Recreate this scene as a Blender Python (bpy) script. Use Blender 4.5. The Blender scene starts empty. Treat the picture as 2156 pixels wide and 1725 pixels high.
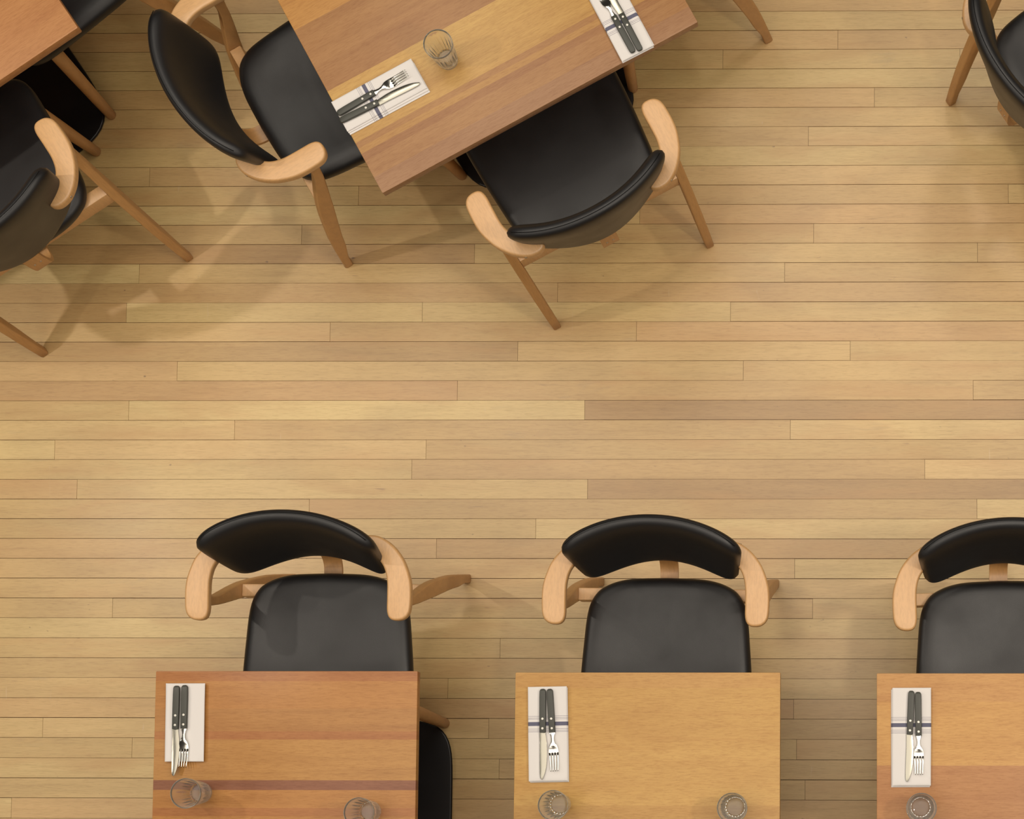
import bpy, bmesh, math, random
from mathutils import Vector, Matrix, noise
C = bpy.context.scene.collection
S = bpy.context.scene
W_, H_ = 2156.0, 1725.0

# ---------------------------------------------------------------- camera
F, PX, PY, AL, CH, BE = 3550.0, 1795.39, 1397.24, 0.059917, 4.77233, -0.0163854
_c, _s, _cb, _sb = math.cos(AL), math.sin(AL), math.cos(BE), math.sin(BE)
RIGHT = Vector((_cb, -_s * _sb, _c * _sb)); UP = Vector((0, _c, _s)); BACK = Vector((-_sb, -_s * _cb, _c * _cb))
cam = bpy.data.cameras.new('camera'); co = bpy.data.objects.new('camera', cam); C.objects.link(co)
co.matrix_world = Matrix(((RIGHT.x, UP.x, BACK.x, 0), (RIGHT.y, UP.y, BACK.y, 0), (RIGHT.z, UP.z, BACK.z, CH), (0, 0, 0, 1)))
cam.sensor_fit = 'HORIZONTAL'; cam.sensor_width = 36.0; cam.lens = F / W_ * 36.0
cam.shift_x = (W_ / 2 - PX) / W_; cam.shift_y = (PY - H_ / 2) / W_
cam.clip_end = 50
S.camera = co

def at(u, v, z):
    """world x, y of the point at height z that the photograph shows at pixel u, v"""
    d = RIGHT * ((u - PX) / F) - UP * ((v - PY) / F) - BACK
    k = (z - CH) / d.z
    return Vector((d.x * k, d.y * k, z))

# ---------------------------------------------------------------- light
S.view_settings.view_transform = 'Standard'; S.view_settings.look = 'None'
S.view_settings.gamma = 1.0; S.view_settings.use_curve_mapping = False
S.view_settings.exposure = 0.0
world = bpy.data.worlds.new('world'); S.world = world; world.use_nodes = True
bg = world.node_tree.nodes['Background']
bg.inputs['Color'].default_value = (1.0, 0.88, 0.74, 1); bg.inputs['Strength'].default_value = 0.03
S.cycles.max_bounces = 20; S.cycles.transmission_bounces = 20; S.cycles.glossy_bounces = 8

WARM = (1.0, 0.895, 0.765)
def lamp(name, loc, watts, radius=0.05, col=WARM):
    l = bpy.data.lights.new(name, 'POINT'); l.energy = watts; l.shadow_soft_size = radius; l.color = col
    o = bpy.data.objects.new(name, l); o.location = loc; C.objects.link(o)
lamp('ceiling_spot', (-3.13, 1.12, 3.0), 66, 0.04)
lamp('ceiling_spot', (-3.9, -0.1, 3.2), 34, 0.07)
lamp('ceiling_spot', (0.5, 2.9, 3.1), 26, 0.10)
lamp('ceiling_spot', (1.35, 0.25, 3.3), 72, 0.10)
lamp('ceiling_spot', (-2.2, -1.7, 3.2), 20, 0.08)
# the broad glow of the luminous ceiling high above the room
al = bpy.data.lights.new('ceiling_glow', 'AREA'); al.shape = 'RECTANGLE'; al.size = 7.4; al.size_y = 6.4; al.energy = 335; al.color = WARM
ao = bpy.data.objects.new('ceiling_glow', al); ao.location = (0.15, 0.9, 5.9); C.objects.link(ao)
al = bpy.data.lights.new('seat_sheen_fill', 'AREA'); al.shape = 'RECTANGLE'; al.size = 2.2; al.size_y = 1.5; al.energy = 44; al.color = (1.0, 0.93, 0.80)  # unseen area light added to put sheen on the upper seats
ao = bpy.data.objects.new('seat_sheen_fill', al); ao.location = (-1.9, 3.75, 5.85); C.objects.link(ao)

# ---------------------------------------------------------------- materials
def mat(name, col, rough=0.5, metal=0.0, spec=0.5):
    m = bpy.data.materials.new(name); m.use_nodes = True
    b = m.node_tree.nodes['Principled BSDF']
    b.inputs['Base Color'].default_value = (*col, 1); b.inputs['Roughness'].default_value = rough
    b.inputs['Metallic'].default_value = metal; b.inputs['Specular IOR Level'].default_value = spec
    return m, m.node_tree, b

def N(nt, t, **k):
    n = nt.nodes.new(t)
    for a, v in k.items(): setattr(n, a, v)
    return n

def noise_node(nt, vec, scale, detail=4, rough=0.55, dist=0.0):
    n = N(nt, 'ShaderNodeTexNoise'); n.inputs['Scale'].default_value = scale; n.inputs['Detail'].default_value = detail
    n.inputs['Roughness'].default_value = rough; n.inputs['Distortion'].default_value = dist
    nt.links.new(vec, n.inputs['Vector']); return n.outputs['Fac']

def ramp(nt, fac, stops, interp='LINEAR'):
    r = N(nt, 'ShaderNodeValToRGB'); r.color_ramp.interpolation = interp
    e = r.color_ramp.elements
    while len(e) < len(stops): e.new(0.5)
    for q, (p, c) in zip(e, stops):
        q.position = p; q.color = (*c, 1) if len(c) == 3 else c
    nt.links.new(fac, r.inputs['Fac']); return r.outputs['Color']

def g(v): return (v, v, v)

def mix(nt, a, b, fac, mode='MIX'):
    m = N(nt, 'ShaderNodeMix', data_type='RGBA', blend_type=mode)
    for sock, v in ((m.inputs[0], fac), (m.inputs[6], a), (m.inputs[7], b)):
        if isinstance(v, (int, float)): sock.default_value = v
        elif isinstance(v, tuple): sock.default_value = (*v, 1)
        else: nt.links.new(v, sock)
    return m.outputs[2]

def mapping(nt, vec, scale=(1, 1, 1), loc=(0, 0, 0), rot=(0, 0, 0)):
    m = N(nt, 'ShaderNodeMapping'); m.inputs['Scale'].default_value = scale; m.inputs['Location'].default_value = loc
    m.inputs['Rotation'].default_value = rot
    nt.links.new(vec, m.inputs['Vector']); return m.outputs['Vector']

def bump(nt, b, h, strength, dist=0.001):
    n = N(nt, 'ShaderNodeBump'); n.inputs['Strength'].default_value = strength; n.inputs['Distance'].default_value = dist
    nt.links.new(h, n.inputs['Height']); nt.links.new(n.outputs['Normal'], b.inputs['Normal'])

def srgb(r, gg, b):
    f = lambda c: (c / 255 / 12.92) if c / 255 <= 0.04045 else ((c / 255 + 0.055) / 1.055) ** 2.4
    return (f(r), f(gg), f(b))

# floor boards: each board carries its own tone, hue and grain offset
def floor_material():
    m, nt, b = mat('oak_boards', (0.5, 0.35, 0.17), 0.42, spec=1.0)
    at_ = N(nt, 'ShaderNodeAttribute', attribute_name='board')
    sep = N(nt, 'ShaderNodeSeparateColor'); nt.links.new(at_.outputs['Color'], sep.inputs[0])
    tc = N(nt, 'ShaderNodeTexCoord')
    comb = N(nt, 'ShaderNodeCombineXYZ')
    mul = N(nt, 'ShaderNodeMath', operation='MULTIPLY'); mul.inputs[1].default_value = 37.0
    nt.links.new(sep.outputs['Blue'], mul.inputs[0])
    nt.links.new(mul.outputs[0], comb.inputs['X']); nt.links.new(mul.outputs[0], comb.inputs['Z'])
    add = N(nt, 'ShaderNodeVectorMath', operation='ADD')
    nt.links.new(tc.outputs['Object'], add.inputs[0]); nt.links.new(comb.outputs[0], add.inputs[1])
    v = add.outputs[0]
    base = ramp(nt, sep.outputs['Red'], [(0, (0.42, 0.255, 0.092)), (0.25, (0.54, 0.360, 0.138)), (0.6, (0.625, 0.445, 0.178)), (1.0, (0.70, 0.525, 0.225))])
    hue = N(nt, 'ShaderNodeMath', operation='MULTIPLY'); hue.inputs[1].default_value = 0.75
    nt.links.new(sep.outputs['Green'], hue.inputs[0])
    rosy = mix(nt, base, (0.60, 0.365, 0.150), hue.outputs[0])
    g1 = noise_node(nt, mapping(nt, v, (3.5, 85, 1)), 1.0, 6, 0.65, 0.9)
    g2 = noise_node(nt, mapping(nt, v, (34, 520, 1)), 1.0, 3, 0.6, 0.3)
    g3 = noise_node(nt, mapping(nt, v, (3.0, 9, 1)), 1.0, 3, 0.5)
    c = mix(nt, rosy, ramp(nt, g1, [(0.25, (0.84, 0.80, 0.74)), (0.5, g(1.0)), (0.8, g(1.05))]), 0.8, 'MULTIPLY')
    c = mix(nt, c, ramp(nt, g2, [(0.33, (0.80, 0.74, 0.66)), (0.50, g(1.0)), (1, g(1.04))]), 0.75, 'MULTIPLY')
    c = mix(nt, c, ramp(nt, g3, [(0.25, (0.80, 0.77, 0.74)), (0.55, g(1.0))]), 0.7, 'MULTIPLY')
    # worn grey-brown blotches, short scratches and dents
    w1 = noise_node(nt, mapping(nt, tc.outputs['Object'], (1.1, 1.6, 1)), 1.0, 3, 0.5)
    c = mix(nt, c, ramp(nt, w1, [(0.32, (0.90, 0.86, 0.80)), (0.6, g(1.04))]), 0.8, 'MULTIPLY')
    s1 = noise_node(nt, mapping(nt, v, (26, 60, 1)), 1.0, 5, 0.7, 1.2)
    c = mix(nt, c, (0.15, 0.08, 0.035), ramp(nt, s1, [(0.69, g(0)), (0.74, g(0.7))]))
    s2 = noise_node(nt, mapping(nt, tc.outputs['Object'], (9, 95, 1), (0, 0, 0), (0, 0, 0.9)), 1.0, 2, 0.5, 0.4)
    c = mix(nt, c, (0.26, 0.15, 0.065), ramp(nt, s2, [(0.74, g(0)), (0.79, g(0.6))]))
    s3 = noise_node(nt, mapping(nt, tc.outputs['Object'], (70, 8, 1), (3, 1, 0), (0, 0, 0.5)), 1.0, 2, 0.5, 0.8)
    c = mix(nt, c, (0.62, 0.47, 0.29), ramp(nt, s3, [(0.75, g(0)), (0.8, g(0.5))]))
    vo = N(nt, 'ShaderNodeTexVoronoi'); vo.inputs['Scale'].default_value = 1.0; vo.inputs['Randomness'].default_value = 1.0
    nt.links.new(mapping(nt, v, (9, 16, 1)), vo.inputs['Vector'])
    d1 = noise_node(nt, mapping(nt, v, (60, 90, 1)), 1.0, 2, 0.5)
    dd = N(nt, 'ShaderNodeMath', operation='ADD'); nt.links.new(vo.outputs['Distance'], dd.inputs[0]); nt.links.new(ramp(nt, d1, [(0.3, g(0)), (0.7, g(0.10))]), dd.inputs[1])
    c = mix(nt, c, (0.16, 0.085, 0.035), ramp(nt, dd.outputs[0], [(0.045, g(0.75)), (0.075, g(0))]))
    w2 = noise_node(nt, mapping(nt, v, (3.2, 12, 1), (5, 2, 0)), 1.0, 4, 0.6, 0.5)
    c = mix(nt, c, (0.30, 0.215, 0.125), ramp(nt, w2, [(0.66, g(0)), (0.80, g(0.45))]))
    w3 = noise_node(nt, mapping(nt, v, (2.0, 10, 1), (9, 4, 0)), 1.0, 3, 0.6, 0.5)
    c = mix(nt, c, (0.50, 0.27, 0.09), ramp(nt, w3, [(0.50, g(0)), (0.76, g(0.6))]))
    nt.links.new(c, b.inputs['Base Color'])
    rr = ramp(nt, w1, [(0.3, g(0.38)), (0.7, g(0.52))]); nt.links.new(rr, b.inputs['Roughness'])
    bump(nt, b, g2, 0.12, 0.0006)
    return m

def staves(name, stops, rough=0.38, grain=(0.80, 1.06), streak=0.6, seed=0.0, rot=0.0):
    """solid wood top glued from lengthwise staves; stops = (position across the top 0..1, colour)"""
    m, nt, b = mat(name, stops[0][1], rough, spec=0.4)
    tc = N(nt, 'ShaderNodeTexCoord'); v0 = tc.outputs['Object']
    v = mapping(nt, v0, (1, 1, 1), (seed, seed * 1.7, 0))
    sx = N(nt, 'ShaderNodeSeparateXYZ')
    wob = mapping(nt, v0, (1, 1, 1))
    nt.links.new(wob, sx.inputs[0])
    mr = N(nt, 'ShaderNodeMapRange'); mr.inputs['From Min'].default_value = -0.5; mr.inputs['From Max'].default_value = 0.5
    nt.links.new(sx.outputs['Y'], mr.inputs['Value'])
    base = ramp(nt, mr.outputs[0], stops, 'CONSTANT')
    g1 = noise_node(nt, mapping(nt, v, (1.5, 34, 8)), 1.0, 5, 0.6, 0.9)
    g2 = noise_node(nt, mapping(nt, v, (48, 520, 90)), 1.0, 3, 0.65, 0.4)
    g3 = noise_node(nt, mapping(nt, v, (4, 14, 4)), 1.0, 3, 0.5, 0.5)
    g4 = noise_node(nt, mapping(nt, v, (90, 800, 90)), 1.0, 2, 0.6, 0.2)
    c = mix(nt, base, ramp(nt, g1, [(0.30, (grain[0] * 1.02, grain[0] * 0.92, grain[0] * 0.88)), (0.5, g(1.0)), (0.78, g(grain[1]))]), streak, 'MULTIPLY')
    c = mix(nt, c, ramp(nt, g2, [(0.34, (0.74, 0.64, 0.55)), (0.54, g(1.0)), (0.9, g(1.04))]), 0.62, 'MULTIPLY')
    c = mix(nt, c, ramp(nt, g3, [(0.3, (0.90, 0.84, 0.80)), (0.6, g(1.03))]), 0.7, 'MULTIPLY')
    c = mix(nt, c, (0.20, 0.075, 0.03), ramp(nt, g4, [(0.66, g(0)), (0.75, g(0.42))]))
    nt.links.new(c, b.inputs['Base Color']); bump(nt, b, g2, 0.05, 0.0004)
    return m

def beech(name='beech', k=(1, 1, 1)):
    m, nt, b = mat(name, (0.63, 0.42, 0.245), 0.46, spec=1.0)
    tc = N(nt, 'ShaderNodeTexCoord'); v = tc.outputs['Object']
    a = noise_node(nt, mapping(nt, v, (7, 3, 2)), 1.0, 4, 0.55, 0.8)
    f = noise_node(nt, mapping(nt, v, (240, 60, 30)), 1.0, 2, 0.6)
    c = ramp(nt, a, [(0.3, (0.57, 0.315, 0.120)), (0.7, (0.635, 0.375, 0.165))])
    c = mix(nt, c, ramp(nt, f, [(0.35, g(0.90)), (0.6, g(1.03))]), 0.8, 'MULTIPLY')
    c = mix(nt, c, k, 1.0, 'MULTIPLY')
    nt.links.new(c, b.inputs['Base Color']); return m

def leather():
    m, nt, b = mat('black_leather', (0.0085, 0.0082, 0.0090), 0.42, spec=0.62)
    tc = N(nt, 'ShaderNodeTexCoord'); v = tc.outputs['Object']
    h = noise_node(nt, v, 850, 2, 0.6)
    l = noise_node(nt, v, 7, 3, 0.5)
    nt.links.new(ramp(nt, l, [(0.3, g(0.40)), (0.7, g(0.52))]), b.inputs['Roughness'])
    bump(nt, b, h, 0.35, 0.0005); return m

def cloth(striped):
    m, nt, b = mat('striped_linen' if striped else 'white_linen', (0.70, 0.672, 0.652), 0.9, spec=0.2)
    tc = N(nt, 'ShaderNodeTexCoord')
    h = noise_node(nt, mapping(nt, tc.outputs['Object'], (900, 900, 200)), 1.0, 2, 0.6)
    bump(nt, b, h, 0.25, 0.0004)
    if striped:
        sx = N(nt, 'ShaderNodeSeparateXYZ'); nt.links.new(tc.outputs['Object'], sx.inputs[0])
        mr = N(nt, 'ShaderNodeMapRange'); mr.inputs['From Max'].default_value = 0.2
        nt.links.new(sx.outputs['Y'], mr.inputs['Value'])
        wht = (0.70, 0.672, 0.652); ln = (0.20, 0.18, 0.24); bd = (0.125, 0.125, 0.175)
        st = [(0, wht)]
        def stripe(a, w, c): st.extend([(a / 0.2, c), ((a + w) / 0.2, wht)])
        for a in (0.0700, 0.0735, 0.0770): stripe(a, 0.0009, ln)
        stripe(0.0842, 0.0092, bd)
        for a in (0.1005, 0.1040, 0.1075): stripe(a, 0.0009, ln)
        nt.links.new(ramp(nt, mr.outputs[0], st, 'CONSTANT'), b.inputs['Base Color'])
    return m

M = {}
M['floor'] = floor_material()
M['gap'] = mat('gap_dark', (0.10, 0.045, 0.018), 0.9)[0]
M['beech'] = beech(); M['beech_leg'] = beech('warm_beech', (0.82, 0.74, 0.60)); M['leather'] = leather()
M['thread'] = mat('black_thread', (0.006, 0.006, 0.006), 0.8, spec=0.1)[0]
M['napkin'] = cloth(True); M['napkin_plain'] = cloth(False)
M['handle'] = mat('black_handle', (0.048, 0.049, 0.040), 0.45, spec=0.5)[0]
M['rivet'] = mat('rivet_metal', (0.62, 0.60, 0.54), 0.45, 0.6)[0]
M['steel'] = mat('polished_steel', (0.72, 0.70, 0.64), 0.13, 1.0)[0]
M['blade'] = mat('blade_steel', (0.37, 0.355, 0.30), 0.26, 1.0)[0]
M['screw'] = mat('screw_metal', (0.45, 0.38, 0.30), 0.4, 0.8)[0]
M['plate'] = mat('black_powder_coat', (0.010, 0.0095, 0.010), 0.30, spec=0.4)[0]
gm, gnt, gb = mat('clear_glass', (0.97, 0.985, 0.975), 0.02); gb.inputs['Transmission Weight'].default_value = 1.0; gb.inputs['IOR'].default_value = 1.42
lw = N(gnt, 'ShaderNodeLayerWeight'); lw.inputs['Blend'].default_value = 0.35
df = N(gnt, 'ShaderNodeBsdfDiffuse'); df.inputs['Color'].default_value = (0.90, 0.92, 0.86, 1)
ms = N(gnt, 'ShaderNodeMixShader'); gnt.links.new(ramp(gnt, lw.outputs['Facing'], [(0.35, g(0.02)), (0.97, g(0.34))]), ms.inputs[0])  # rim brightness painted in: pale diffuse mixed over the glass at grazing angles
gnt.links.new(gb.outputs[0], ms.inputs[1]); gnt.links.new(df.outputs[0], ms.inputs[2])
gnt.links.new(ms.outputs[0], gnt.nodes['Material Output'].inputs['Surface'])
M['glass'] = gm

GOLD = (0.471, 0.267, 0.079); ORNG = (0.423, 0.197, 0.055); RED = (0.374, 0.155, 0.049); BRN = (0.310, 0.151, 0.059); MAUV = (0.325, 0.174, 0.084); PURP = (0.247, 0.101, 0.052)
# across-top positions are (y + 0.5) with y in metres from the top's centre
M['top_red'] = staves('reddish_top', [(0, RED), (0.40, ORNG), (0.465, RED), (0.487, ORNG), (0.531, PURP), (0.553, (0.428, 0.218, 0.062)), (0.652, RED), (0.668, (0.399, 0.192, 0.056)), (0.724, ORNG), (0.79, RED)], seed=1.3, grain=(0.76, 1.06))
M['top_gold'] = staves('golden_top', [(0, GOLD), (0.50, (0.521, 0.309, 0.092)), (0.63, (0.498, 0.288, 0.083)), (0.78, (0.482, 0.268, 0.081))], seed=4.1, grain=(0.88, 1.04), streak=0.5)
M['top_mixed'] = staves('mixed_top', [(0, RED), (0.46, (0.424, 0.203, 0.076)), (0.595, (0.528, 0.289, 0.089)), (0.75, (0.504, 0.269, 0.090))], seed=7.7, grain=(0.85, 1.05))
M['top_brown'] = staves('banded_top', [(0.0, MAUV), (0.105, (0.352, 0.184, 0.072)), (0.150, BRN), (0.168, (0.406, 0.221, 0.069)), (0.184, (0.352, 0.180, 0.064)), (0.200, (0.467, 0.274, 0.080)), (0.285, (0.505, 0.307, 0.090)), (0.350, (0.329, 0.164, 0.059)), (0.42, (0.345, 0.176, 0.064)), (0.525, (0.459, 0.237, 0.067)), (0.62, BRN), (0.75, GOLD), (0.85, ORNG)], seed=2.2)
M['top_red_brown'] = staves('red_brown_top', [(0, (0.438, 0.205, 0.074)), (0.3, (0.415, 0.184, 0.067)), (0.55, ORNG), (0.75, BRN)], seed=9.4, grain=(0.86, 1.05))

# ---------------------------------------------------------------- helpers
def link(name, me, m, parent=None, smooth=True):
    for mm in (m if isinstance(m, (list, tuple)) else [m]): me.materials.append(mm)
    if smooth:
        for p in me.polygons: p.use_smooth = True
    o = bpy.data.objects.new(name, me); C.objects.link(o)
    if parent: o.parent = parent
    return o

def from_bm(name, bm, m, parent=None, smooth=True, autosmooth=None):
    bmesh.ops.recalc_face_normals(bm, faces=bm.faces)
    me = bpy.data.meshes.new(name); bm.to_mesh(me); bm.free()
    o = link(name, me, m, parent, smooth)
    if autosmooth:
        o_ang = math.radians(autosmooth)
        bm2 = bmesh.new(); bm2.from_mesh(me)
        for e in bm2.edges:
            if len(e.link_faces) == 2 and e.calc_face_angle(0) > o_ang: e.smooth = False
        bm2.to_mesh(me); bm2.free()
    return o

def thing(name, label, cat, loc=(0, 0, 0), rz=0.0, group=None):
    o = bpy.data.objects.new(name, None); C.objects.link(o); o.empty_display_size = 0.1
    o.location = loc; o.rotation_euler = (0, 0, rz); tag(o, label, cat, group); return o

def tag(o, label, cat, group=None):
    o['label'] = label; o['category'] = cat
    if group: o['group'] = group

def copy_tree(o, parent=None):
    c = o.copy(); C.objects.link(c); c.parent = parent
    for ch in [q for q in bpy.data.objects if q.parent == o]: copy_tree(ch, c)
    return c

def rings(bm, loops, cap=True, closed=True):
    """skin a list of equal-length point loops"""
    vs = [[bm.verts.new(p) for p in L] for L in loops]
    n = len(loops[0])
    for a, b in zip(vs[:-1], vs[1:]):
        for i in range(n if closed else n - 1):
            j = (i + 1) % n
            bm.faces.new((a[i], a[j], b[j], b[i]))
    if cap:
        bm.faces.new(list(reversed(vs[0]))); bm.faces.new(vs[-1])
    return vs

def rrect(hx, hy, r, n=4):
    pts = []
    for cx, cy, a0 in ((hx - r, hy - r, 0), (-hx + r, hy - r, 90), (-hx + r, -hy + r, 180), (hx - r, -hy + r, 270)):
        for k in range(n + 1):
            a = math.radians(a0 + 90 * k / n); pts.append((cx + r * math.cos(a), cy + r * math.sin(a)))
    return pts

def catmull(pts, per=6, closed=False):
    pts = [Vector(p) for p in pts]; n = len(pts); out = []
    rng = range(n if closed else n - 1)
    for i in rng:
        if closed: p0, p1, p2, p3 = pts[(i - 1) % n], pts[i], pts[(i + 1) % n], pts[(i + 2) % n]
        else: p0, p1, p2, p3 = pts[max(i - 1, 0)], pts[i], pts[i + 1], pts[min(i + 2, n - 1)]
        for k in range(per):
            t = k / per
            out.append(0.5 * ((2 * p1) + (p2 - p0) * t + (2 * p0 - 5 * p1 + 4 * p2 - p3) * t * t + (3 * p1 - p0 - 3 * p2 + p3) * t ** 3))
    if not closed: out.append(pts[-1])
    return out

def inset(poly, d):
    """move a closed 2D outline inwards by d along its normals (counter-clockwise outline)"""
    n = len(poly); out = []
    for i in range(n):
        a = poly[i - 1]; b = poly[(i + 1) % n]
        t = Vector((b[0] - a[0], b[1] - a[1])); L = t.length or 1
        out.append((poly[i][0] - t.y / L * d, poly[i][1] + t.x / L * d))
    return out

def slab_from_outline(bm, outline, z0, z1, r, n=4):
    """plate with the given outline and rounded top and bottom edges"""
    area = sum(outline[i - 1][0] * outline[i][1] - outline[i][0] * outline[i - 1][1] for i in range(len(outline)))
    if area < 0: outline = outline[::-1]
    L = []
    for k in range(n + 1):
        a = math.pi / 2 * k / n
        L.append([(x, y, z0 + r - r * math.cos(a)) for x, y in inset(outline, r - r * math.sin(a))])
    for k in range(n + 1):
        a = math.pi / 2 * k / n
        L.append([(x, y, z1 - r + r * math.sin(a)) for x, y in inset(outline, r - r * math.cos(a))])
    rings(bm, L)

def tube(bm, pts, r, seg=6):
    pts = [Vector(p) for p in pts]; L = []
    for i, p in enumerate(pts):
        t = (pts[min(i + 1, len(pts) - 1)] - pts[max(i - 1, 0)]).normalized()
        a = t.cross(Vector((0, 0, 1)));  a = a.normalized() if a.length > 1e-4 else Vector((1, 0, 0))
        b = t.cross(a).normalized()
        L.append([tuple(p + a * math.cos(2 * math.pi * k / seg) * r + b * math.sin(2 * math.pi * k / seg) * r) for k in range(seg)])
    rings(bm, L)

def disc(bm, c, nrm, r, h, seg=12):
    q = Vector(nrm).normalized().to_track_quat('Z', 'Y'); c = Vector(c)
    L = [[tuple(c + q @ Vector((math.cos(2 * math.pi * k / seg) * rr, math.sin(2 * math.pi * k / seg) * rr, z))) for k in range(seg)] for rr, z in ((r, -h), (r, h * 0.6), (r * 0.8, h))]
    rings(bm, L)

# ---------------------------------------------------------------- floor
random.seed(11)
BW = 0.05715; Y0 = 2.18486; RHO = -0.001669
JOINTS = [(1764, 83), (1522, 124), (2021, 125), (1841, 204), (1702, 285), (2123, 408), (1713, 490), (2058, 531), (1652, 573), (1538, 655),
 (889, 657), (266, 660), (695, 699), (1340, 697), (1090, 740), (1790, 738), (373, 784), (1565, 780), (963, 823), (2049, 822), (271, 866), (1231, 864),
 (494, 907), (1664, 905), (115, 950), (897, 948), (867, 990), (1947, 989), (162, 1031), (1237, 1030), (651, 1073), (2057, 1073), (1128, 1114), (919, 1156),
 (1673, 1198), (237, 1281), (1711, 1281), (859, 1322), (1053, 1365), (943, 1450), (1671, 1493), (1029, 1534), (90, 1532), (278, 1575), (1677, 1577),
 (1051, 1617), (1695, 1650), (24, 1700), (315, 373), (755, 412), (635, 495), (293, 579), (999, 533), (1174, 612), (1347, 449)]
X0, X1, YB, YT = -5.2, 4.4, -3.0, 5.4
th = math.atan(RHO)
rows = {}
for u, v in JOINTS:
    p = at(u, v, 0); k = math.floor((Y0 + RHO * p.x - p.y) / BW); rows.setdefault(k, []).append(p.x)
bm = bmesh.new(); lay = bm.loops.layers.float_color.new('board')
TONE = {}
k0 = math.floor((Y0 - YT) / BW); k1 = math.ceil((Y0 - YB) / BW)
GAP = 0.00062
for k in range(k0, k1):
    js = sorted(rows.get(k, []))
    lo = js[0] if js else random.uniform(-1.5, -0.5) if k < -1 or k > 41 else -3.4 - random.random() * 0.6
    if not js: js = [lo] if lo > -3.2 else []
    hi = js[-1] if js else -3.2
    xs = list(js)
    x = (js[0] if js else -2.7)
    while x > X0:
        x -= random.uniform(0.55, 1.5)
        if not js and x > -2.7: continue
        if js and x > -2.55 and 0 <= k <= 41: x = -2.56 - random.random() * 0.5
        xs.append(x)
    x = (js[-1] if js else 0.75)
    while x < X1:
        x += random.uniform(0.55, 1.5)
        if 0 <= k <= 41 and x < 0.6: x = 0.62 + random.random() * 0.5
        xs.append(x)
    xs = sorted([X0] + [q for q in xs if X0 + 0.05 < q < X1 - 0.05] + [X1])
    yt = Y0 - k * BW; yb = yt - BW
    for a, b in zip(xs[:-1], xs[1:]):
        tone = min(1, max(0, random.gauss(0.52, 0.20))); hue = max(0.0, random.gauss(0.22, 0.32)); hue = min(hue, 1)
        gp = GAP * random.choice((0.4, 0.7, 1, 1.1, 1.5))
        pts = [(a + GAP * 0.7, yb + gp), (b - GAP * 0.7, yb + gp), (b - GAP * 0.7, yt - gp), (a + GAP * 0.7, yt - gp)]
        vv = [bm.verts.new((x_, y_ + RHO * x_, 0)) for x_, y_ in pts]
        f = bm.faces.new(vv)
        low = [bm.verts.new((q.co.x, q.co.y, -0.004)) for q in vv]
        fs = [f] + [bm.faces.new((vv[i], low[i], low[(i + 1) % 4], vv[(i + 1) % 4])) for i in range(4)]
        col = (tone, hue, random.random(), 1)
        for ff in fs:
            for l in ff.loops: l[lay] = col
v4 = [bm.verts.new(p) for p in ((X0, YB - .1, -0.0035), (X1, YB - .1, -0.0035), (X1, YT + .1, -0.0035), (X0, YT + .1, -0.0035))]
f = bm.faces.new(v4); f.material_index = 1
me = bpy.data.meshes.new('floor'); bm.to_mesh(me); bm.free()
fl = link('floor', me, [M['floor'], M['gap']], smooth=False); fl['kind'] = 'structure'

# ---------------------------------------------------------------- chair
SEAT_Z = 0.452
def seat_bm():
    half = [(0, .034), (.05, .035), (.09, .037), (.12, .042), (.148, .051), (.176, .067), (.194, .09), (.204, .115), (.210, .15), (.2145, .2), (.2205, .28), (.224, .35), (.224, .405), (.214, .440), (.188, .460), (.12, .468), (.05, .47), (0, .471)]
    h = catmull(half, 4)
    full = [(p.x, p.y) for p in h] + [(-p.x, p.y) for p in reversed(h[1:-1])]
    cx, cy = 0, .26
    prof = [(0.02, .4485), (0.25, .4490), (0.5, .4505), (0.70, .4535), (0.80, .4550), (0.87, .4548), (0.925, .4525), (0.965, .4475), (0.99, .4405), (1.0, .4330), (0.998, .4250), (0.985, .4185), (0.95, .4165), (0.3, .4165), (0.02, .4165)]
    bm = bmesh.new()
    L = []
    for f_, z in prof:
        r = []
        for x, y in full:
            X, Y = cx + (x - cx) * f_, cy + (y - cy) * f_
            dz = 0.0
            if z > .44: dz = 0.004 * max(0, (0.10 - Y) / 0.07) - 0.003 * math.exp(-((Y - .25) / .12) ** 2) * (1 - min(1, abs(X) / .17) ** 2)
            r.append((X, Y, z + dz))
        L.append(r)
    rings(bm, L); return bm

TH = 0.044
def back_mid(x, v):
    """front face of the backrest: x across, v 0 (bottom) .. 1 (top)"""
    yb = .002 + 2.30 * x * x - 15.0 * x ** 4; zb = .508 + 1.05 * x * x
    yt = -.046 + 1.22 * x * x + 8.6 * x ** 4; zt = .8205 - .41 * x * x
    bow = 4 * v * (1 - v)
    return Vector((x, yb * (1 - v) + yt * v + 0.004 * bow, zb * (1 - v) + zt * v))

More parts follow.
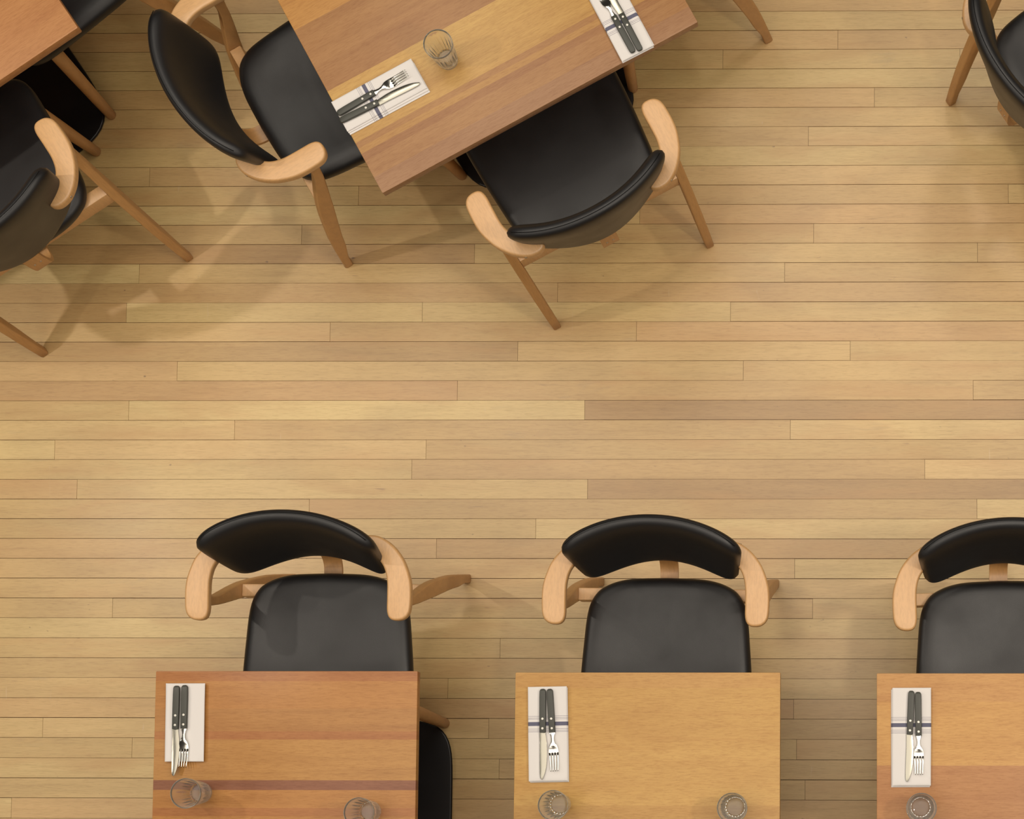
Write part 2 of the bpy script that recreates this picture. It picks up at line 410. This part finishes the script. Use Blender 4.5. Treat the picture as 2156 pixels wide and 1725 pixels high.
def backrest_bm():
    bm = bmesh.new(); n, m = 44, 22
    def cs(i, n): t = -math.cos(math.pi * i / n); return 0.35 * (-1 + 2 * i / n) + 0.65 * t
    sheets = []
    for side in (1, -1):
        G = []
        for i in range(n + 1):
            row = []
            for j in range(m + 1):
                a, b = cs(i, n), cs(j, m)
                A = a * math.sqrt(max(0, 1 - 0.13 * b ** 10)); B = b * math.sqrt(max(0, 1 - (0.26 if b < 0 else 0.22) * a ** 16))
                v = (B + 1) / 2
                hw = .182 + (.2055 - .182) * min(1, v * 1.08) ** 0.9
                x = A * hw
                p = back_mid(x, v)
                e = 1e-3
                tx = back_mid(x + e, v) - back_mid(x - e, v); tv = back_mid(x, v + e) - back_mid(x, v - e)
                nn = tx.cross(tv).normalized()
                if nn.y < 0: nn = -nn
                d = max(abs(a) ** 1.0, abs(b))
                ea = max(0, 1 - abs(a) ** 14); eb = max(0, 1 - abs(b) ** (5.5 if b > 0 else 8))
                f = math.sqrt(ea * eb)
                th = TH - 0.012 * (1 - v); t = th * f
                # padded front bulges, the back is flatter
                mid = p - nn * th * 0.5
                row.append(mid + nn * side * t * (0.5 if side > 0 else 0.5) + (nn * 0.004 * f if side > 0 else Vector()))
            G.append(row)
        sheets.append(G)
    V = [[[bm.verts.new(q) for q in row] for row in G] for G in sheets]
    for s_ in (0, 1):
        for i in range(n):
            for j in range(m):
                q = (V[s_][i][j], V[s_][i + 1][j], V[s_][i + 1][j + 1], V[s_][i][j + 1])
                bm.faces.new(q if s_ == 0 else q[::-1])
    bmesh.ops.remove_doubles(bm, verts=bm.verts, dist=1e-5)
    return bm

def arm_bm(s):
    outer = [(.150, -.022), (.166, -.034), (.191, -.033), (.2135, -.0225), (.236, -.004), (.2565, .023), (.2695, .053), (.2775, .084), (.279, .12), (.276, .155), (.264, .172), (.245, .177), (.2285, .1725), (.2205, .155), (.220, .115), (.219, .078), (.2125, .050), (.2005, .030), (.182, .012), (.160, -.003)]
    o = [(p.x * s, p.y) for p in catmull([(a, b, 0) for a, b in outer], 4, True)]
    bm = bmesh.new(); slab_from_outline(bm, o, .651, .677, .0065, 4)
    for v in bm.verts:          # the rear end dips slightly where it is screwed to the back
        v.co.z -= 0.006 * max(0, (0.02 - v.co.y) / 0.05)
    return bm

def rear_leg_bm(s):
    secs = [(0.0, -.010, .012), (.004, -.0125, .0130), (.06, -.006, .019), (.135, .003, .038), (.2, .012, .050), (.255, .022, .062), (.347, .040, .083), (.40, .052, .095), (.43, .060, .101), (.48, .075, .112), (.528, .091, .122), (.565, .103, .129), (.60, .109, .134), (.63, .110, .139), (.655, .108, .141)]
    bm = bmesh.new(); L = []
    for z, a, b in secs:
        w = (b - a) / 2; xc = .2496 - .003 * z / .65; tx = .0125 if z > .01 else .0115
        sec = rrect(tx, w, 0.0045, 3)
        L.append([(s * (xc + p), (a + b) / 2 + q, z) for p, q in sec])
    rings(bm, L); return bm

def front_leg_bm(s):
    bm = bmesh.new(); L = []
    for z, r in ((0, .0120), (.006, .0145), (.1, .0160), (.25, .0180), (.36, .0190), (.417, .0190)):
        y = .413 - .034 * z / .42; x = .1947 - .004 * z / .42
        L.append([(s * x + r * math.cos(2 * math.pi * k / 20), y + r * math.sin(2 * math.pi * k / 20), z) for k in range(20)])
    rings(bm, L); return bm

def rail_bm(y0, y1, z0, z1, hx, r=.003):
    bm = bmesh.new(); sec = rrect((y1 - y0) / 2, (z1 - z0) / 2, r, 2)
    rings(bm, [[(x, (y0 + y1) / 2 + p, (z0 + z1) / 2 + q) for p, q in sec] for x in (-hx, hx)]); return bm

def bracket_bm():
    path = catmull([(.070, .408), (.040, .405), (.012, .409), (-.008, .424), (-.019, .450), (-.0225, .485), (-.0215, .525), (-.021, .545)], 5)
    bm = bmesh.new(); L = []
    for i, p in enumerate(path):
        t = (path[min(i + 1, len(path) - 1)] - path[max(i - 1, 0)]).normalized(); nr = Vector((-t.y, t.x)); h = .005
        a, b = p.to_2d() + nr * h, p.to_2d() - nr * h
        L.append([(-.0235, a.x, a.y), (.0235, a.x, a.y), (.0235, b.x, b.y), (-.0235, b.x, b.y)])
    rings(bm, L); return bm

def make_chair(label):
    t = thing('dining_armchair', label, 'chair', group='leather armchairs at the tables')
    from_bm('seat', seat_bm(), M['leather'], t)
    br = from_bm('backrest', backrest_bm(), M['leather'], t)
    bm = bmesh.new()
    pts = []
    for i in range(61):
        a = -0.93 + 1.86 * i / 60; x = a * .205
        p = back_mid(x, 1 - 0.09 * abs(a) ** 9)
        e = back_mid(x + .001, .98) - back_mid(x - .001, .98); nr = Vector((e.y, -e.x, 0)).normalized()
        pts.append(p + nr * 0.0215 + Vector((0, 0, .0002)))
    tube(bm, pts, .0009, 5)
    from_bm('seam', bm, M['thread'], br)
    for s in (-1, 1):
        a = from_bm('armrest', arm_bm(s), M['beech'], t)
        bm = bmesh.new(); disc(bm, (s * .205, -.0275, .660), (s * .3, -1, 0.15), .0035, .0012); from_bm('screw_cap', bm, M['screw'], a)
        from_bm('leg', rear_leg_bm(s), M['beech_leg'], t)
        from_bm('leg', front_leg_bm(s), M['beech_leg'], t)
    from_bm('seat_rail', rail_bm(.060, .093, .366, .4185, .2345, .004), M['beech'], t, autosmooth=30)
    from_bm('seat_rail', rail_bm(.362, .392, .360, .4185, .180, .004), M['beech'], t, autosmooth=30)
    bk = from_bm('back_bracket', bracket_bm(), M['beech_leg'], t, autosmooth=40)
    for x in (-.009, .009):
        bm = bmesh.new(); disc(bm, (x, -.0275, .482), (0, -1, 0), .0032, .0012); from_bm('screw', bm, M['screw'], bk)
    return t

CH_ = [
 ('A', (-1.4298, .5288), -1.5735, 'black leather armchair behind the reddish table, leftmost of the lower three chairs'),
 ('B', (-.5490, .5160), -1.5840, 'black leather armchair squarely behind the plain golden table'),
 ('C', (.3060, .5079), -1.5490, 'black leather armchair of the lower row cut by the right edge of the photo'),
 ('D', (-.7136, 1.3797), 2.0643, 'black leather armchair pushed under the long near edge of the banded brown table'),
 ('E', (-1.6653, 1.6603), .5299, 'black leather armchair facing right at the left end of the banded brown table'),
 ('F', (-2.2114, 1.3259), 2.1619, 'black leather armchair cut by the left edge of the photo, beside the red-brown table'),
 ('G', (.3400, 1.7049), .5770, 'black leather armchair cut off by the top right corner of the photo'),
 ('H', (-.4450, 2.3218), -2.6506, 'armchair showing only wooden leg ends beyond the right end of the banded brown table'),
 ('I', (-2.0170, 2.2840), -2.520, 'armchair at the top left showing a strip of black seat beyond the red-brown table corner'),
]
proto = None
for key, (x, y), a, label in CH_:
    if proto is None: c = proto = make_chair(label)
    else: c = copy_tree(proto)
    c['label'] = label
    c.location = (x, y, 0); c.rotation_euler = (0, 0, a - math.pi / 2)

# ---------------------------------------------------------------- tables
TZ = 0.74
def base_outline(h):
    pts = []
    for k in range(96):
        a = 2 * math.pi * k / 96; ca, sa = math.cos(a), math.sin(a)
        n = 5.0 if h > .25 else 4.6
        r = (abs(ca) ** n + abs(sa) ** n) ** (-1 / n)
        pts.append((h * r * ca, h * r * sa))
    return pts

def make_table(center, rz, size, topmat, label, hb):
    t = thing('square_table', label, 'table', (center[0], center[1], 0), rz, 'wooden tables on black pedestals')
    bm = bmesh.new(); h = size / 2
    slab_from_outline(bm, rrect(h, h, .003, 3), TZ - .024, TZ, .0012, 2)
    from_bm('tabletop', bm, topmat, t, autosmooth=30)
    bm = bmesh.new(); slab_from_outline(bm, base_outline(hb), .001, .012, .005, 4)
    from_bm('base_plate', bm, M['plate'], t, autosmooth=50)
    bm = bmesh.new(); rings(bm, [[(r * math.cos(2 * math.pi * k / 32), r * math.sin(2 * math.pi * k / 32), z) for k in range(32)] for r, z in ((.055, .0115), (.055, .020), (.036, .026), (.036, .700), (.036, .708))])
    from_bm('column', bm, M['plate'], t, autosmooth=40)
    bm = bmesh.new(); slab_from_outline(bm, rrect(.17, .17, .02, 4), .708, .7165, .002, 2)
    from_bm('mounting_plate', bm, M['plate'], t, autosmooth=30)
    return t

def corner_center(c, ang, size, su, sn):
    u = Vector((math.cos(ang), math.sin(ang))); n = Vector((-u.y, u.x)); return Vector(c) + u * su * size / 2 + n * sn * size / 2

make_table((-1.4300, -.0938), 0, .634, M['top_red'], 'small square table with a reddish orange wood top, leftmost of the lower row', .219)
make_table((-.5583, -.0985), 0, .637, M['top_gold'], 'small square table with a plain golden wood top, middle of the lower row', .219)
make_table((.3095, -.1000), 0, .636, M['top_mixed'], 'small table with golden and reddish wood top cut by the right edge', .219)
AD = math.radians(28.87)
cD = corner_center((-1.2191, 1.3955), AD, .88, 1, 1)
tD = make_table(cD, AD, .88, M['top_brown'], 'large angled table with a top banded in brown and golden wood, top centre', .278)
AI = math.radians(34.8)
cI = corner_center((-1.9824, 1.8163), AI, .88, -1, 1)
make_table(cI, AI, .88, M['top_red_brown'], 'table with a red-brown wood top, one corner showing at the top left', .278)

# ---------------------------------------------------------------- napkins
def napkin_mesh(length, width, seed, plain, extra=None):
    rnd = random.Random(seed); bm = bmesh.new()
    layers = [(-.0012, -.0015, .0000, .0032), (.0010, .0012, .0031, .0034), (-.0006 if plain else .0000, .0000, .0064, .0040)]
    if plain: layers = [(-.0018, .0, .0000, .0030), (.0000, .0008, .0029, .0030), (.0012, .0, .0058, .0040)]
    if extra: layers[0] = (extra[0], extra[1], 0.0, 0.0032); layers[1] = (extra[0] * .5, extra[1] * .4, 0.0031, 0.0034)
    for dx, dy, z, t in layers:
        nx, ny = 24, 52; tw = rnd.uniform(-.006, .006)
        T = {}
        for side in (1, 0):
            for i in range(nx + 1):
                for j in range(ny + 1):
                    a = -math.cos(math.pi * i / nx); b = -math.cos(math.pi * j / ny)
                    a = .4 * (-1 + 2 * i / nx) + .6 * a; b = .25 * (-1 + 2 * j / ny) + .75 * b
                    x = a * width / 2 * (1 - .004 * math.sin(b * 3 + seed)) + dx + tw * b * .25
                    y = (b + 1) / 2 * length + dy
                    f = max(0, 1 - abs(a) ** 16) * max(0, 1 - abs(b) ** 40)
                    zz = z + t / 2 + (1 if side else -1) * t / 2 * math.sqrt(f)
                    if side: zz += .0006 * noise.noise(Vector((x * 26, y * 20, seed))) * f
                    T[side, i, j] = bm.verts.new((x, y, zz))
        for side in (1, 0):
            for i in range(nx):
                for j in range(ny):
                    q = [T[side, i, j], T[side, i + 1, j], T[side, i + 1, j + 1], T[side, i, j + 1]]
                    bm.faces.new(q if side else q[::-1])
    bmesh.ops.remove_doubles(bm, verts=bm.verts, dist=2e-5)
    return bm

def place(o, p0, p1, z, tilt=0.0):
    a = at(*p0, z); b = at(*p1, z); d = b - a
    o.location = a; o.rotation_mode = 'XYZ'; o.rotation_euler = (tilt, 0, math.atan2(d.y, d.x) - math.pi / 2)
    return (b - a).length

NZ = TZ + .0102
NAP = [
 ('N1', (395, 1440), (391.5, 1604.5), .0935, True, 'plain white folded napkin under cutlery on the reddish table'),
 ('N2', (1154, 1446.5), (1155.5, 1645.5), .0935, False, 'white folded napkin with blue stripes on the golden table'),
 ('N3', (1919, 1449), (1920, 1655), .0920, False, 'white folded napkin with blue stripes on the table at the right edge'),
 ('ND', (715, 247), (883, 155), .0850, False, 'white striped napkin at the left end of the banded brown table, below the glass'),
 ('NE', (1343.5, 113.5), (1250.5, -63.5), .0860, False, 'white striped napkin near the right corner of the banded brown table'),
]
for i, (k, p0, p1, w, plain, label) in enumerate(NAP):
    L = (at(*p1, NZ) - at(*p0, NZ)).length
    o = from_bm('folded_napkin', napkin_mesh(L, w, i + 3, plain, {'ND': (.0085, .0015), 'N3': (.0030, .004), 'N1': (.0045, -.0008), 'N2': (-.0015, .0030)}.get(k)), M['napkin_plain' if plain else 'napkin'], None, True, 60)
    tag(o, label, 'napkin', 'folded napkins on the tables'); place(o, p0, p1, TZ + .0002)
    if k in ('ND', 'NE'):   # follow the pixels at napkin height
        place(o, p0, p1, TZ + .006); o.location.z = TZ + .0002

# ---------------------------------------------------------------- cutlery
def handle_parts(t):
    bm = bmesh.new(); L = []
    for y, hw, hz in ((0, .0030, .0016), (.0018, .0058, .0030), (.0055, .0074, .0040), (.02, .0078, .0044), (.06, .0078, .0044), (.1035, .0074, .0042), (.1045, .0070, .0038)):
        L.append([(p, y, .0044 + q) for p, q in rrect(hw, hz, min(hz, hw) * .42, 3)])
    rings(bm, L); hd = from_bm('handle', bm, M['handle'], t, autosmooth=50)
    for y in (.0715, .0945):
        bm = bmesh.new(); disc(bm, (0, y, .0088), (0, 0, 1), .0030, .0004, 16); from_bm('rivet', bm, M['rivet'], hd)

def make_knife(label):
    t = thing('table_knife', label, 'knife', group='black handled knives on the napkins')
    handle_parts(t)
    right = [(.0070, .100), (.0072, .13), (.0072, .16), (.0070, .19), (.0064, .206), (.0050, .2135)]
    left = [(.0010, .2165), (-.0018, .212), (-.0060, .200), (-.0092, .184), (-.0106, .165), (-.0108, .148), (-.0100, .130), (-.0078, .113), (-.0068, .107), (-.0066, .100)]
    o = [(p.x, p.y) for p in catmull([(a, b, 0) for a, b in right + left], 4, True)]
    bm = bmesh.new(); slab_from_outline(bm, o, .0030, .0048, .0006, 2); from_bm('blade', bm, M['blade'], t, autosmooth=50)
    return t

def make_fork(label):
    t = thing('table_fork', label, 'fork', group='black handled forks on the napkins')
    handle_parts(t)
    bm = bmesh.new()
    prof = [(.100, .0058, .0040), (.106, .0060, .0040), (.113, .0042, .0044), (.119, .0034, .0052), (.125, .0037, .0062), (.131, .0060, .0068), (.137, .0094, .0058), (.143, .0112, .0040), (.150, .0118, .0028), (.154, .0118, .0026)]
    L = []
    for y, hw, z in prof:
        L.append([(p, y, z + q) for p, q in ((hw, .0004), (hw * .8, .0010 - hw * .02), (0, .0010 - hw * .06), (-hw * .8, .0010 - hw * .02), (-hw, .0004), (-hw, -.0010), (0, -.0012 - hw * .06), (hw, -.0010))])
    rings(bm, L); hd = from_bm('fork_head', bm, M['steel'], t, autosmooth=60)
    for k in range(4):
        x0 = -.0099 + .0066 * k; L = []
        for y, hw, z in ((.1525, .0019, .0026), (.165, .0017, .0028), (.180, .0015, .0042), (.192, .0012, .0066), (.1975, .0006, .0080)):
            xx = x0 * (1 - (y - .1525) * 3.0)
            L.append([(xx + p, y, z + q) for p, q in rrect(hw, .0009, .0004, 2)])
        bm = bmesh.new(); rings(bm, L); from_bm('tine', bm, M['steel'], hd)
    return t

KN = [((372.6, 1444.3), (366.5, 1638), 'knife reaching off the plain white napkin on the reddish table'),
      ((1143, 1451), (1142.5, 1643), 'knife on the striped napkin of the golden table'),
      ((1919, 1455), (1911.5, 1650.5), 'knife on the striped napkin of the table at the right edge'),
      ((716, 255.4), (886.6, 171.7), 'knife on the striped napkin at the left end of the banded brown table'),
      ((1349, 107), (1260, -62), 'knife on the striped napkin near the right corner of the banded brown table')]
FK = [((389.5, 1443), (385.5, 1614), 'fork on the plain white napkin of the reddish table'),
      ((1157.5, 1451), (1168, 1624), 'fork on the striped napkin of the golden table'),
      ((1933, 1457.5), (1935, 1630), 'fork on the striped napkin of the table at the right edge'),
      ((711, 240.6), (852, 158), 'fork on the striped napkin at the left end of the banded brown table'),
      ((1334, 111), (1251, -41), 'fork on the striped napkin near the right corner of the banded brown table')]
pk = pf = None
for p0, p1, lab in KN:
    lab = 'black handled ' + lab
    if pk is None: o = pk = make_knife(lab)
    else: o = copy_tree(pk)
    o['label'] = lab; place(o, p0, p1, NZ + .004); o.location.z = NZ + .0004
for p0, p1, lab in FK:
    lab = 'black handled ' + lab
    if pf is None: o = pf = make_fork(lab)
    else: o = copy_tree(pf)
    o['label'] = lab; place(o, p0, p1, NZ + .004); o.location.z = NZ + .0004

# ---------------------------------------------------------------- glasses
def glass_bm():
    bm = bmesh.new(); seg = 120; fl_ = 20
    outer = [(.0000, 0), (.0215, .0), (.0240, .0012), (.0250, .0040), (.0262, .012), (.0285, .035), (.0312, .060), (.0330, .072), (.0340, .080), (.0348, .090), (.0356, .0985), (.0354, .0996)]
    inner = [(.0349, .0998), (.0345, .0990), (.0336, .090), (.0327, .080), (.0296, .058), (.0262, .035), (.0238, .018), (.0225, .0125), (.0195, .0105), (.0100, .0098), (.0000, .0096)]
    L = []
    for r, z in outer[1:]:
        am = .0011 * max(0, min(1, (z - .001) / .006)) * max(0, min(1, (.078 - z) / .010))
        L.append([((r - am * (1 - abs(math.sin(fl_ * t / 2)))) * math.cos(t), (r - am * (1 - abs(math.sin(fl_ * t / 2)))) * math.sin(t), z) for t in [2 * math.pi * k / seg for k in range(seg)]])
    for r, z in inner[:-1]:
        L.append([(r * math.cos(2 * math.pi * k / seg), r * math.sin(2 * math.pi * k / seg), z) for k in range(seg)])
    vs = rings(bm, L, cap=False)
    c = bm.verts.new((0, 0, 0.0005)); 
    for k in range(seg): bm.faces.new((vs[0][(k + 1) % seg], vs[0][k], c))
    c = bm.verts.new((0, 0, .0096))
    for k in range(seg): bm.faces.new((vs[-1][k], vs[-1][(k + 1) % seg], c))
    return bm

GL = [((944, 128), 'empty clear fluted tumbler on the banded brown table above the left napkin'),
      ((426, 1669.5), 'clear fluted tumbler on the reddish table just below the knife tip'),
      ((782, 1709), 'clear fluted tumbler at the right side of the reddish table, cut by the bottom edge'),
      ((1181, 1694), 'clear fluted tumbler on the golden table below the striped napkin'),
      ((1549, 1699.5), 'clear fluted tumbler at the right side of the golden table, alone'),
      ((1938, 1700), 'clear fluted tumbler on the table at the right edge, below the striped napkin')]
pg = None
for (u, v), lab in GL:
    if pg is None: o = pg = from_bm('fluted_tumbler', glass_bm(), M['glass'])
    else: o = pg.copy(); C.objects.link(o)
    tag(o, lab, 'glass', 'fluted tumblers on the tables')
    o.location = at(u, v, TZ); o.location.z = TZ + .0003
